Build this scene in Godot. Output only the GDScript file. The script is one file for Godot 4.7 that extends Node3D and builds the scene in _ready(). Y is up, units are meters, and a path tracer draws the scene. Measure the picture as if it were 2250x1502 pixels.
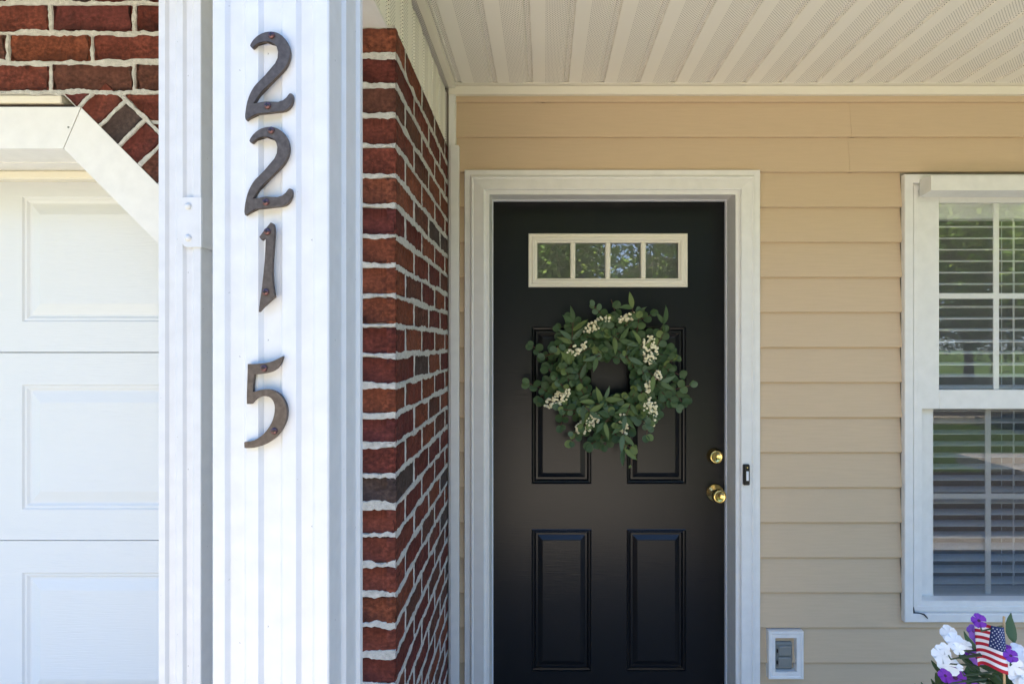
extends Node3D
# Front porch of a house: fluted post with house numbers, brick pier, siding wall, black door with wreath, window, garage.
# World: y up, porch floor at y = 0, camera 1.55 m above it. D is the distance in front of the camera (world z = -D).

const H := 1.55
var rng := RandomNumberGenerator.new()
var M := {}
var names := {}

# ---------------------------------------------------------------- small helpers
func numbered(n: String) -> String:
	if not names.has(n):
		names[n] = 0
		return n
	names[n] += 1
	return "%s_%03d" % [n, names[n]]

func thing(called: String, label: String, category: String, at := Vector3.ZERO, group := "") -> Node3D:
	var o := Node3D.new()
	o.name = numbered(called)
	add_child(o)
	o.position = at
	tag(o, label, category, group)
	return o

func tag(o: Node, label: String, category := "", group := "") -> void:
	if label: o.set_meta("label", label)
	if category: o.set_meta("category", category)
	if group: o.set_meta("group", group)

func begin() -> SurfaceTool:
	var st := SurfaceTool.new()
	st.begin(Mesh.PRIMITIVE_TRIANGLES)
	st.set_smooth_group(-1)
	return st

func done(st: SurfaceTool) -> ArrayMesh:
	st.generate_normals()
	return st.commit()

func inst(called: String, mesh: Mesh, mat: Material, parent: Node) -> MeshInstance3D:
	var o := MeshInstance3D.new()
	o.mesh = mesh
	o.material_override = mat
	if parent == self:
		o.name = numbered(called)
		add_child(o)
	else:
		o.name = called
		parent.add_child(o, true)
	return o

func obj(called: String, st: SurfaceTool, mat: Material, parent: Node) -> MeshInstance3D:
	return inst(called, done(st), mat, parent)

func struct(called: String, st: SurfaceTool, mat: Material) -> MeshInstance3D:
	var o := obj(called, st, mat, self)
	o.set_meta("kind", "structure")
	return o

func tri(st: SurfaceTool, a: Vector3, b: Vector3, c: Vector3) -> void:
	st.add_vertex(a); st.add_vertex(b); st.add_vertex(c)

func quad(st: SurfaceTool, a: Vector3, b: Vector3, c: Vector3, d: Vector3) -> void:
	tri(st, a, b, c); tri(st, a, c, d)

# box between two corners with chamfered edges
func bx(st: SurfaceTool, lo: Vector3, hi: Vector3, b := 0.0) -> void:
	var c := (lo + hi) / 2
	var h := (hi - lo) / 2
	b = minf(b, minf(h.x, minf(h.y, h.z)) * 0.9)
	if b <= 0.0:
		b = 0.0
	for ax in 3:
		var u := (ax + 1) % 3
		var v := (ax + 2) % 3
		for s in [-1.0, 1.0]:
			var p := []
			for k in [[-1, -1], [1, -1], [1, 1], [-1, 1]]:
				var q := Vector3.ZERO
				q[ax] = s * h[ax]
				q[u] = k[0] * (h[u] - b)
				q[v] = k[1] * (h[v] - b)
				p.append(c + q)
			if s > 0: quad(st, p[3], p[2], p[1], p[0])
			else: quad(st, p[0], p[1], p[2], p[3])
	if b > 0.0:
		for ax in 3:
			var u := (ax + 1) % 3
			var v := (ax + 2) % 3
			for su in [-1.0, 1.0]:
				for sv in [-1.0, 1.0]:
					var a1 := Vector3.ZERO
					a1[u] = su * h[u]; a1[v] = sv * (h[v] - b); a1[ax] = h[ax] - b
					var a2 := Vector3.ZERO
					a2[u] = su * (h[u] - b); a2[v] = sv * h[v]; a2[ax] = h[ax] - b
					var a3 := a2; a3[ax] = -a3[ax]
					var a4 := a1; a4[ax] = -a4[ax]
					if su * sv > 0: quad(st, c + a4, c + a3, c + a2, c + a1)
					else: quad(st, c + a1, c + a2, c + a3, c + a4)
		for sx in [-1.0, 1.0]:
			for sy in [-1.0, 1.0]:
				for sz in [-1.0, 1.0]:
					var p1 := c + Vector3(sx * h.x, sy * (h.y - b), sz * (h.z - b))
					var p2 := c + Vector3(sx * (h.x - b), sy * h.y, sz * (h.z - b))
					var p3 := c + Vector3(sx * (h.x - b), sy * (h.y - b), sz * h.z)
					if sx * sy * sz > 0: tri(st, p3, p2, p1)
					else: tri(st, p1, p2, p3)

# box given in camera-level terms: x range, Y range (relative to camera height), D range
func boxd(st: SurfaceTool, x0: float, x1: float, y0: float, y1: float, d0: float, d1: float, b := 0.0) -> void:
	bx(st, Vector3(minf(x0, x1), H + minf(y0, y1), -maxf(d0, d1)), Vector3(maxf(x0, x1), H + maxf(y0, y1), -minf(d0, d1)), b)

# extrude a closed polygon (u, v) from w0 to w1; place maps (u, v, w) to a point
func extrude(st: SurfaceTool, poly: PackedVector2Array, place: Callable, w0: float, w1: float, caps := true) -> void:
	var n := poly.size()
	for i in n:
		var a := poly[i]
		var b := poly[(i + 1) % n]
		quad(st, place.call(a.x, a.y, w0), place.call(b.x, b.y, w0), place.call(b.x, b.y, w1), place.call(a.x, a.y, w1))
	if caps:
		var t := Geometry2D.triangulate_polygon(poly)
		for i in range(0, t.size(), 3):
			for w in [w0, w1]:
				var p0 = place.call(poly[t[i]].x, poly[t[i]].y, w)
				var p1 = place.call(poly[t[i + 1]].x, poly[t[i + 1]].y, w)
				var p2 = place.call(poly[t[i + 2]].x, poly[t[i + 2]].y, w)
				if w == w0: tri(st, p0, p1, p2)
				else: tri(st, p0, p2, p1)

# nested rectangles facing the camera: list of [inset, D]; fills the last one when cap is true
func rings(st: SurfaceTool, x0: float, x1: float, y0: float, y1: float, steps: Array, cap := false) -> void:
	var prev := []
	for s in steps:
		var i: float = s[0]
		var z: float = -s[1]
		var cur := [Vector3(x0 + i, H + y0 + i, z), Vector3(x1 - i, H + y0 + i, z), Vector3(x1 - i, H + y1 - i, z), Vector3(x0 + i, H + y1 - i, z)]
		if prev.size():
			for k in 4:
				quad(st, prev[k], cur[k], cur[(k + 1) % 4], prev[(k + 1) % 4])
		prev = cur
	if cap:
		quad(st, prev[0], prev[3], prev[2], prev[1])

# tube along points with radii
func tube(st: SurfaceTool, pts: Array, radii: Array, sides := 8, closed_ends := true) -> void:
	var last := []
	for i in pts.size():
		var d: Vector3 = (pts[mini(i + 1, pts.size() - 1)] - pts[maxi(i - 1, 0)]).normalized()
		var a := d.cross(Vector3.UP if absf(d.y) < 0.9 else Vector3.RIGHT).normalized()
		var b := d.cross(a).normalized()
		var ring := []
		for k in sides:
			var t := TAU * k / sides
			ring.append(pts[i] + (a * cos(t) + b * sin(t)) * radii[i])
		if last.size():
			for k in sides:
				quad(st, last[k], ring[k], ring[(k + 1) % sides], last[(k + 1) % sides])
		elif closed_ends:
			for k in range(1, sides - 1): tri(st, ring[0], ring[k], ring[k + 1])
		last = ring
	if closed_ends:
		for k in range(1, sides - 1): tri(st, last[0], last[k + 1], last[k])

# lathe round an axis: list of [radius, distance along axis]
func lathe(st: SurfaceTool, base: Vector3, axis: Vector3, prof: Array, sides := 24) -> void:
	var a := axis.cross(Vector3.UP if absf(axis.y) < 0.9 else Vector3.RIGHT).normalized()
	var b := axis.cross(a).normalized()
	for i in prof.size() - 1:
		for k in sides:
			var t0 := TAU * k / sides
			var t1 := TAU * (k + 1) / sides
			var r0 = a * cos(t0) + b * sin(t0)
			var r1 = a * cos(t1) + b * sin(t1)
			quad(st, base + axis * prof[i][1] + r0 * prof[i][0], base + axis * prof[i + 1][1] + r0 * prof[i + 1][0], base + axis * prof[i + 1][1] + r1 * prof[i + 1][0], base + axis * prof[i][1] + r1 * prof[i][0])

func smooth() -> SurfaceTool:
	var st := SurfaceTool.new()
	st.begin(Mesh.PRIMITIVE_TRIANGLES)
	st.set_smooth_group(0)
	return st

# ---------------------------------------------------------------- materials
func col(r: float, g: float, b: float) -> Color:
	return Color(r / 255.0, g / 255.0, b / 255.0)

func mat(c: Color, rough := 0.6, spec := 0.5) -> StandardMaterial3D:
	var m := StandardMaterial3D.new()
	m.albedo_color = c
	m.roughness = rough
	m.metallic_specular = spec
	return m

func noise_image(w: int, h: int, sx: float, sy: float, seed_: int, octaves := 4) -> Image:
	var f := FastNoiseLite.new()
	f.seed = seed_
	f.noise_type = FastNoiseLite.TYPE_SIMPLEX_SMOOTH
	f.frequency = 1.0
	f.fractal_octaves = octaves
	var im := Image.create(w, h, false, Image.FORMAT_RGB8)
	# tileable: sample on a torus-like blend
	for y in h:
		for x in w:
			var u := float(x) / w
			var v := float(y) / h
			var a := f.get_noise_2d(u * sx, v * sy)
			var b := f.get_noise_2d((u - 1.0) * sx, v * sy)
			var c := f.get_noise_2d(u * sx, (v - 1.0) * sy)
			var d := f.get_noise_2d((u - 1.0) * sx, (v - 1.0) * sy)
			var n := lerpf(lerpf(a, b, u), lerpf(c, d, u), v)
			var g := clampf(0.5 + n * 0.8, 0, 1)
			im.set_pixel(x, y, Color(g, g, g))
	return im

func tex(im: Image) -> ImageTexture:
	return ImageTexture.create_from_image(im)

func remap_image(im: Image, lo: Color, hi: Color) -> Image:
	var out := Image.create(im.get_width(), im.get_height(), false, Image.FORMAT_RGB8)
	for y in im.get_height():
		for x in im.get_width():
			out.set_pixel(x, y, lo.lerp(hi, im.get_pixel(x, y).r))
	return out

func world_tri(m: StandardMaterial3D, scale: float) -> void:
	m.uv1_triplanar = true
	m.uv1_world_triplanar = true
	m.uv1_scale = Vector3(scale, scale, scale)

func make_materials() -> void:
	var coarse := noise_image(256, 256, 9, 9, 3, 5)
	var fine := noise_image(256, 256, 40, 40, 5, 3)
	var grain := noise_image(256, 256, 4, 70, 8, 4)
	# brick: mottled clay with pale specks
	var clay := remap_image(noise_image(512, 512, 22, 30, 11, 6), Color(0.5, 0.49, 0.5), Color(1.0, 1.0, 1.0))
	var blot := noise_image(512, 512, 5, 7, 12, 3)
	for y in 512:
		for x in 512:
			clay.set_pixel(x, y, clay.get_pixel(x, y) * lerpf(0.72, 1.08, blot.get_pixel(x, y).r))
	rng.seed = 77
	for k in 700:
		var x := rng.randi_range(1, 508)
		var y := rng.randi_range(1, 508)
		var dark := rng.randf() < 0.55
		for dx in rng.randi_range(1, 3):
			for dy in rng.randi_range(1, 2):
				clay.set_pixel(x + dx - 1, y + dy - 1, Color(0.35, 0.33, 0.33) if dark else Color(1, 0.96, 0.92))
	var clay_t := tex(clay)
	var coarse_t := tex(coarse)
	var fine_t := tex(fine)
	var tones := [col(150, 79, 62), col(136, 68, 56), col(166, 96, 70), col(130, 82, 66), col(106, 87, 80), col(158, 87, 60), col(134, 68, 61)]
	var list := []
	for c in tones:
		var m := mat(c, 0.85, 0.35)
		m.albedo_texture = clay_t
		m.heightmap_enabled = true
		m.heightmap_texture = coarse_t
		m.heightmap_scale = 0.5
		world_tri(m, 3.1)
		list.append(m)
	M.bricks = list
	var mo := mat(col(212, 209, 202), 0.95, 0.2)
	mo.albedo_texture = tex(remap_image(coarse, Color(0.8, 0.8, 0.79), Color(1, 1, 1)))
	mo.heightmap_enabled = true
	mo.heightmap_texture = fine_t
	mo.heightmap_scale = 0.25
	world_tri(mo, 6.0)
	M.mortar = mo
	# white painted metal and vinyl
	var faint := tex(remap_image(coarse, Color(0.955, 0.955, 0.955), Color(1, 1, 1)))
	var specked := remap_image(noise_image(512, 512, 8, 8, 14, 4), Color(0.95, 0.95, 0.95), Color(1, 1, 1))
	rng.seed = 15
	for k in 9:
		var px := rng.randi_range(2, 508)
		var py := rng.randi_range(2, 505)
		for q in rng.randi_range(1, 4):
			specked.set_pixel(px + rng.randi_range(0, 1), py + q, Color(0.45, 0.44, 0.42))
	var w := mat(col(217, 217, 217), 0.38)
	w.albedo_texture = tex(specked)
	world_tri(w, 3.0)
	M.white_metal = w
	var t := mat(col(232, 230, 224), 0.45)
	t.albedo_texture = faint
	world_tri(t, 2.0)
	M.trim = t
	var gd := mat(col(220, 221, 220), 0.5)
	gd.heightmap_enabled = true
	gd.heightmap_texture = tex(noise_image(512, 512, 5, 90, 21, 4))
	gd.heightmap_scale = 0.05
	world_tri(gd, 2.2)
	M.garage = gd
	M.cream = mat(col(226, 218, 198), 0.6)
	M.dark = mat(col(62, 50, 40), 0.9)
	# vinyl siding, embossed grain
	var s := mat(col(205, 181, 149), 0.55, 0.45)
	s.albedo_texture = tex(remap_image(grain, Color(0.965, 0.965, 0.965), Color(1, 1, 1)))
	s.heightmap_enabled = true
	s.heightmap_texture = tex(grain)
	s.heightmap_scale = 0.03
	world_tri(s, 1.6)
	M.siding = s
	# perforated soffit: one tile is one 127 mm rib pitch
	var im := Image.create(1024, 1024, false, Image.FORMAT_RGB8)
	im.fill(Color(1, 1, 1))
	for row in 28:
		for k in 10:
			var cx := 40 + k * 73 + (36 if row % 2 else 0)
			var cy := int(18 + row * 36.57)
			if cx > 730: continue
			for y in range(-10, 11):
				for x in range(-10, 11):
					if x * x + y * y <= 100:
						im.set_pixel(posmod(cx + x, 1024), posmod(cy + y, 1024), Color(0.36, 0.35, 0.33))
	var so := mat(col(240, 236, 225), 0.55, 0.4)
	so.albedo_texture = tex(im)
	world_tri(so, 1.0 / 0.127)
	so.uv1_triplanar_sharpness = 8.0
	M.soffit = so
	M.soffit_trim = mat(col(228, 222, 206), 0.5)
	# front door: black enamel over a lightly grained skin
	var d := mat(col(19, 19, 21), 0.29, 0.4)
	d.heightmap_enabled = true
	d.heightmap_texture = tex(noise_image(512, 512, 6, 110, 31, 3))
	d.heightmap_scale = 0.018
	world_tri(d, 1.5)
	M.door = d
	M.lite = mat(col(232, 226, 208), 0.45)
	var g := mat(Color(1, 1, 1, 0.02), 0.0, 0.5)
	g.transparency = BaseMaterial3D.TRANSPARENCY_ALPHA
	M.glass = g
	var br := mat(col(228, 200, 128), 0.18)
	br.metallic = 1.0
	M.brass = br
	var bz := mat(col(108, 97, 90), 0.5)
	bz.metallic = 0.55
	bz.albedo_texture = tex(remap_image(coarse, Color(0.72, 0.7, 0.68), Color(1, 1, 1)))
	world_tri(bz, 14.0)
	M.bronze = bz
	var sc := mat(col(104, 76, 78), 0.4)
	sc.metallic = 0.8
	M.screw = sc
	M.black = mat(col(18, 18, 20), 0.35)
	M.button = mat(col(226, 228, 232), 0.3)
	M.grey = mat(col(128, 130, 124), 0.4)
	var scr := mat(Color(0.16, 0.17, 0.18, 0.2), 0.9, 0.2)
	scr.transparency = BaseMaterial3D.TRANSPARENCY_ALPHA
	M.screen = scr
	M.blind = mat(col(226, 228, 226), 0.5)
	M.room = mat(col(168, 158, 144), 0.9)
	var lf := []
	for c in [col(78, 98, 58), col(60, 82, 48), col(98, 114, 62), col(82, 102, 74)]:
		var m := mat(c, 0.55, 0.4)
		m.backlight_enabled = true
		m.backlight = Color(0.12, 0.16, 0.06)
		lf.append(m)
	M.leaves = lf
	M.vine = mat(col(82, 58, 42), 0.85)
	M.berry = mat(col(244, 234, 196), 0.5)
	M.petal_white = mat(col(238, 240, 242), 0.6)
	M.petal_purple = mat(col(112, 36, 160), 0.6)
	M.petal_lilac = mat(col(142, 88, 190), 0.6)
	M.eye = mat(col(60, 14, 70), 0.6)
	M.pot = mat(col(120, 70, 52), 0.8)
	M.wood = mat(col(206, 168, 120), 0.7)
	var co := mat(col(212, 202, 185), 0.9, 0.3)
	co.albedo_texture = tex(remap_image(coarse, Color(0.82, 0.82, 0.82), Color(1, 1, 1)))
	world_tri(co, 0.7)
	M.concrete = co
	var slab := mat(col(188, 181, 170), 0.85, 0.3)
	slab.albedo_texture = co.albedo_texture
	world_tri(slab, 0.9)
	M.slab = slab
	M.dark_ground = mat(col(62, 54, 47), 0.95, 0.2)  # dark colour stands in for shaded ground mirrored in the window
	var gr := mat(col(92, 116, 50), 0.95, 0.2)
	gr.albedo_texture = tex(remap_image(fine, Color(0.6, 0.62, 0.55), Color(1, 1, 1)))
	world_tri(gr, 0.6)
	M.grass = gr
	var asphalt := mat(col(84, 84, 86), 0.95, 0.3)
	asphalt.albedo_texture = tex(remap_image(fine, Color(0.8, 0.8, 0.8), Color(1, 1, 1)))
	world_tri(asphalt, 0.8)
	M.asphalt = asphalt
	M.shingle = mat(col(120, 114, 108), 0.95)
	M.far_wall = mat(col(196, 188, 176), 0.8)
	M.bark = mat(col(86, 70, 56), 0.95)
	var tl := []
	for c in [col(116, 146, 60), col(98, 130, 56), col(136, 160, 68)]:
		var m := mat(c, 0.6, 0.3)
		m.backlight_enabled = true
		m.backlight = Color(0.25, 0.32, 0.08)
		tl.append(m)
	M.tree_leaves = tl

# ---------------------------------------------------------------- brickwork
# a brick face in its own plane: ragged outline, slightly uneven surface, skirt going back into the mortar
func brick_mesh(poly: PackedVector2Array, sd: int) -> ArrayMesh:
	var r := RandomNumberGenerator.new()
	r.seed = sd
	var rim := PackedVector2Array()
	for i in poly.size():
		var a := poly[i]
		var b := poly[(i + 1) % poly.size()]
		var n := maxi(1, int(round(a.distance_to(b) / 0.012)))
		for k in n:
			var p := a.lerp(b, float(k) / n)
			rim.append(p + Vector2(r.randf_range(-1, 1), r.randf_range(-1, 1)) * 0.0012)
	var st := smooth()
	var c := Vector2.ZERO
	for p in poly: c += p / poly.size()
	var tilt := Vector2(r.randf_range(-1, 1), r.randf_range(-1, 1)) * 0.012
	var n := rim.size()
	var inner := []
	var outer := []
	var back := []
	for p in rim:
		var q := c + (p - c) * 0.965
		inner.append(Vector3(q.x, q.y, (q - c).dot(tilt) + r.randf_range(-0.0006, 0.0006)))
		outer.append(Vector3(p.x, p.y, (p - c).dot(tilt) - 0.0016))
		back.append(Vector3(p.x, p.y, -0.02))
	var t := Geometry2D.triangulate_polygon(rim)
	for i in range(0, t.size(), 3):
		tri(st, inner[t[i]], inner[t[i + 2]], inner[t[i + 1]])
	for i in n:
		var j := (i + 1) % n
		quad(st, inner[i], outer[i], outer[j], inner[j])
		quad(st, outer[i], back[i], back[j], outer[j])
	return done(st)

func rect(x0: float, x1: float, y0: float, y1: float) -> PackedVector2Array:
	return PackedVector2Array([Vector2(x0, y0), Vector2(x1, y0), Vector2(x1, y1), Vector2(x0, y1)])

# a ragged line of mortar in a wall plane, from a to b, smeared a little over the brick edges
func mortar_line(st: SurfaceTool, a: Vector2, b: Vector2, half: float, rough: float, z: float, place: Callable) -> void:
	var n := maxi(2, int(a.distance_to(b) / 0.006))
	var d := (b - a).normalized()
	var s := Vector2(-d.y, d.x)
	var wob := 0.0
	var wob2 := 0.0
	var last := []
	for i in n + 1:
		wob = clampf(wob + rng.randf_range(-1, 1) * rough * 0.75, -rough, rough)
		wob2 = clampf(wob2 + rng.randf_range(-1, 1) * rough * 0.75, -rough, rough)
		var p := a.lerp(b, float(i) / n)
		var up := p + s * (half + wob)
		var dn := p - s * (half + wob2)
		var bulge := z + rng.randf_range(-0.0004, 0.0006)
		var cur := [place.call(up.x, up.y, z - 0.0035), place.call(up.x - s.x * 0.002, up.y - s.y * 0.002, bulge), place.call(dn.x + s.x * 0.002, dn.y + s.y * 0.002, bulge), place.call(dn.x, dn.y, z - 0.0035)]
		if last.size():
			for k in 3:
				quad(st, last[k], cur[k], cur[k + 1], last[k + 1])
		last = cur

func put_brick(mesh: Mesh, m: Material, parent: Node, origin: Vector3, u: Vector3, nrm: Vector3) -> void:
	var o := inst("brick", mesh, m, parent)
	o.transform = Transform3D(Basis(u, Vector3.UP, nrm), origin)

func tone() -> Material:
	var r := rng.randf()
	var i := 0
	if r < 0.22: i = 0
	elif r < 0.42: i = 1
	elif r < 0.54: i = 2
	elif r < 0.68: i = 3
	elif r < 0.745: i = 4
	elif r < 0.88: i = 5
	else: i = 6
	return M.bricks[i]

func build_pier() -> void:
	rng.seed = 5
	var root := thing("brick_pier", "red brick pier with pale mortar between the fluted post and the door wall", "brick pier")
	var cx := -0.3364
	var fd := 1.286
	var u := Vector3(-0.014, 0, -0.79).normalized()       # along the porch side, away from the camera
	var nrm := Vector3(-u.z, 0, u.x)                          # faces the porch
	if nrm.x < 0: nrm = -nrm
	var right := Vector3(1, 0, 0)
	var front := Vector3(0, 0, 1)
	var pitch := 0.0677
	var len_side := 0.775
	var st := begin()
	# mortar body
	var c0 := Vector3(cx - 0.004, 0, -fd - 0.004)
	var e := c0 + u * len_side
	var l0 := Vector3(-0.64, 0, -fd - 0.004)
	var l1 := Vector3(-0.64, 0, -fd - len_side)
	var y0 := -0.12
	var y1 := H + 0.722
	for seg in [[l0, c0], [c0, e], [e, l1], [l1, l0]]:
		quad(st, seg[0] + Vector3.UP * y0, seg[1] + Vector3.UP * y0, seg[1] + Vector3.UP * y1, seg[0] + Vector3.UP * y1)
	quad(st, l0 + Vector3.UP * y1, c0 + Vector3.UP * y1, e + Vector3.UP * y1, l1 + Vector3.UP * y1)
	var on_front := func(x, y, z): return Vector3(x, y, -fd + z)
	var on_side := func(x, y, z): return Vector3(cx, y, -fd) + u * x + nrm * z
	var shared := {}
	# joints: the course line nearest the camera's height lies 41 mm above it
	for k in range(-11, 25):
		var yb := H + 0.0412 - k * pitch + 0.005          # bottom of a brick
		var yt := yb + pitch - 0.010
		if yb < -0.1: continue
		if yt > y1 + 0.004: continue
		var odd := posmod(k, 2)
		var low := k > 4
		# horizontal bed joint under this course
		mortar_line(st, Vector2(-0.64, yb - 0.005), Vector2(cx + 0.0005, yb - 0.005), 0.0068 + (0.0014 if low else 0.0), 0.0034 + (0.0012 if low else 0.0), 0.0013, on_front)
		mortar_line(st, Vector2(-0.0005, yb - 0.005), Vector2(len_side, yb - 0.005), 0.0076, 0.0040, 0.0013, on_side)
		# corner brick: front and side faces of one brick
		var fl := 0.194 if odd else 0.092
		var sl := 0.092 if odd else 0.194
		var key := "c%d_%d" % [odd, posmod(k, 5)]
		if not shared.has(key):
			shared[key] = [brick_mesh(rect(-fl, 0.0, 0, pitch - 0.010), 100 + posmod(k, 5) * 3 + odd), brick_mesh(rect(0, sl, 0, pitch - 0.010), 200 + posmod(k, 5) * 3 + odd)]
		var m := tone()
		var corner := Node3D.new()
		corner.name = "corner_brick"
		root.add_child(corner, true)
		put_brick(shared[key][0], m, corner, Vector3(cx, yb, -fd), right, front)
		put_brick(shared[key][1], m, corner, Vector3(cx, yb, -fd), u, nrm)
		# rest of the front
		var x := cx - fl - 0.010
		var key2 := "f%d" % posmod(k * 7, 5)
		if not shared.has(key2):
			shared[key2] = brick_mesh(rect(-0.194, 0, 0, pitch - 0.010), 300 + posmod(k * 7, 5))
		mortar_line(st, Vector2(x + 0.005, yb), Vector2(x + 0.005, yt), 0.0052, 0.002, 0.0008, on_front)
		put_brick(shared[key2], tone(), root, Vector3(x, yb, -fd), right, front)
		# rest of the side
		var a := sl + 0.010
		while a < len_side - 0.02:
			var l := minf(0.194, len_side - a)
			mortar_line(st, Vector2(a - 0.005, yb - 0.002), Vector2(a - 0.005, yt + 0.002), 0.0052, 0.0036, 0.0010, on_side)
			var key3 := "s%d_%d" % [int(l * 1000), rng.randi_range(0, 5)]
			if not shared.has(key3):
				shared[key3] = brick_mesh(rect(0, l, 0, pitch - 0.010), 400 + shared.size())
			put_brick(shared[key3], tone(), root, Vector3(cx, yb, -fd) + u * a, u, nrm)
			a += l + 0.010
	obj("mortar", st, M.mortar, root)

func build_garage_wall() -> void:
	rng.seed = 9
	var root := thing("garage_wall", "red brick garage front with clipped corner above the white garage door", "brick wall")
	var d := 1.38
	var on := func(x, y, z): return Vector3(x, H + y, -d + z)
	# opening outline: head at Y .606, 45 degree corner, then the side
	var kx := -1.171
	var ky := 0.606
	var sx := -0.80
	var sy := ky - (sx - kx)
	# mortar body: wall with the opening cut out
	var st := begin()
	var body := PackedVector2Array([Vector2(-3.6, ky), Vector2(kx, ky), Vector2(sx, sy), Vector2(sx, -1.64), Vector2(-0.60, -1.64), Vector2(-0.60, 1.15), Vector2(-3.6, 1.15)])
	extrude(st, body, on, -0.12, -0.004)
	var pitch := 0.0719
	var band := 0.092                                      # rowlock bricks along the clipped corner
	var dg := Vector2(1, -1).normalized()
	var up := Vector2(1, 1).normalized()
	# rowlock bricks
	var p := Vector2(kx, ky) + dg * -0.012
	var k := 0
	while p.x < sx + 0.02:
		var a := p + up * 0.003
		var b := p + dg * 0.058 + up * 0.003
		var poly := PackedVector2Array([a, b, b + up * band, a + up * band])
		if k == 0:
			var cut := Geometry2D.intersect_polygons(poly, rect(-3, 3, -3, ky + 0.001))
			poly = cut[0] if cut.size() else poly
		put_brick(brick_mesh(poly, 600 + k), tone(), root, Vector3(0, H, -d), Vector3.RIGHT, Vector3.BACK)
		var reach := minf(band + 0.004, (ky + 0.004 - b.y - dg.y * 0.005) / up.y)
		mortar_line(st, b + dg * 0.005 - up * 0.002, b + dg * 0.005 + up * reach, 0.0054, 0.002, 0.0010, on)
		p += dg * 0.068
		k += 1
	var q0 := Vector2(kx, ky) + up * (band + 0.008) + dg * (band + 0.010)
	mortar_line(st, q0, q0 + dg * 0.52, 0.0062, 0.0026, 0.0011, on)
	# level courses, cut by the band
	var e0 := Vector2(kx, ky) + up * (band + 0.013)
	var keep = PackedVector2Array([Vector2(-3.6, ky + 0.006), Vector2(e0.x + (e0.y - ky - 0.006), ky + 0.006), Vector2(e0.x + (e0.y + 1.0), -1.0), Vector2(-0.60, -1.0), Vector2(-0.60, 1.15), Vector2(-3.6, 1.15)])
	for row in range(-9, 7):
		var yb := 0.610 + row * pitch + 0.005
		var yt := yb + pitch - 0.010
		var off := -1.199 if posmod(row, 2) == 0 else -1.302
		var x := off - 12 * 0.2035
		if yb > ky - 0.02:
			mortar_line(st, Vector2(-2.2 if row > 0 else -2.2, yb - 0.005), Vector2(-0.60, yb - 0.005), 0.0072, 0.0036, 0.0012, on)
		while x < -0.60:
			var r := rect(x + 0.005, minf(x + 0.1985, -0.602), yb, yt)
			if x + 0.2 > -2.2:
				for piece in Geometry2D.intersect_polygons(r, keep):
					var lo := Vector2(9, 9)
					var hi := Vector2(-9, -9)
					for v in piece:
						lo = lo.min(v); hi = hi.max(v)
					if hi.x - lo.x < 0.02 or hi.y - lo.y < 0.012: continue
					put_brick(brick_mesh(piece, 700 + rng.randi_range(0, 99)), tone(), root, Vector3(0, H, -d), Vector3.RIGHT, Vector3.BACK)
				if yb > ky - 0.02 or x > e0.x + (e0.y - yb) + 0.03:
					mortar_line(st, Vector2(x, yb - 0.002), Vector2(x, yt + 0.002), 0.005, 0.0026, 0.0009, on)
			x += 0.2035
	obj("mortar", st, M.mortar, root)
	# lintel, dark slot, head casing, clipped casing and the reveal behind them
	st = begin()
	boxd(st, -3.6, kx - 0.005, 0.5856, 0.6045, d + 0.003, d + 0.11, 0.002)
	obj("lintel", st, M.cream, root)
	st = begin()
	boxd(st, -3.6, kx + 0.03, 0.565, 0.5855, d + 0.012, d + 0.11)
	obj("brush_seal", st, M.dark, root)
	st = begin()
	var w := 0.1025
	var jx := kx + 0.0485                                  # where head and clipped casings meet on the outside
	var jy := 0.5745
	var ix := jx - 0.0425
	var iy := jy - w
	var head := PackedVector2Array([Vector2(-3.6, jy), Vector2(jx, jy - 0.002), Vector2(ix, iy), Vector2(-3.6, iy)])
	extrude(st, head, on, -0.10, 0.004)
	obj("head_casing", st, M.trim, root)
	st = begin()
	var g := 0.0012
	var diag := PackedVector2Array([Vector2(jx + g, jy - 0.004), Vector2(-0.83, jy - 0.004 - (-0.83 - jx - g)), Vector2(-0.83, iy - (-0.83 - ix)), Vector2(ix + g, iy)])
	extrude(st, diag, on, -0.10, 0.003)
	boxd(st, -0.895, -0.815, -1.64, iy - (-0.83 - ix) - 0.003, d - 0.003, d + 0.10)
	obj("corner_casing", st, M.trim, root)
	st = begin()
	boxd(st, -3.6, -0.80, iy - 0.002, iy + 0.02, d + 0.10, d + 0.235)
	obj("head_jamb", st, M.trim, root)
	st = begin()
	boxd(st, -3.6, -0.80, iy - 0.026, iy - 0.0025, d + 0.16, d + 0.195, 0.004)
	obj("door_stop", st, M.cream, root)
	st = begin()
	lathe(st, Vector3(-1.152, H + 0.5235, -d + 0.0035), Vector3.BACK, [[0.0028, 0.0], [0.0026, 0.001], [0.0, 0.0012]], 8)
	obj("nail_head", st, M.grey, root)

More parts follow.
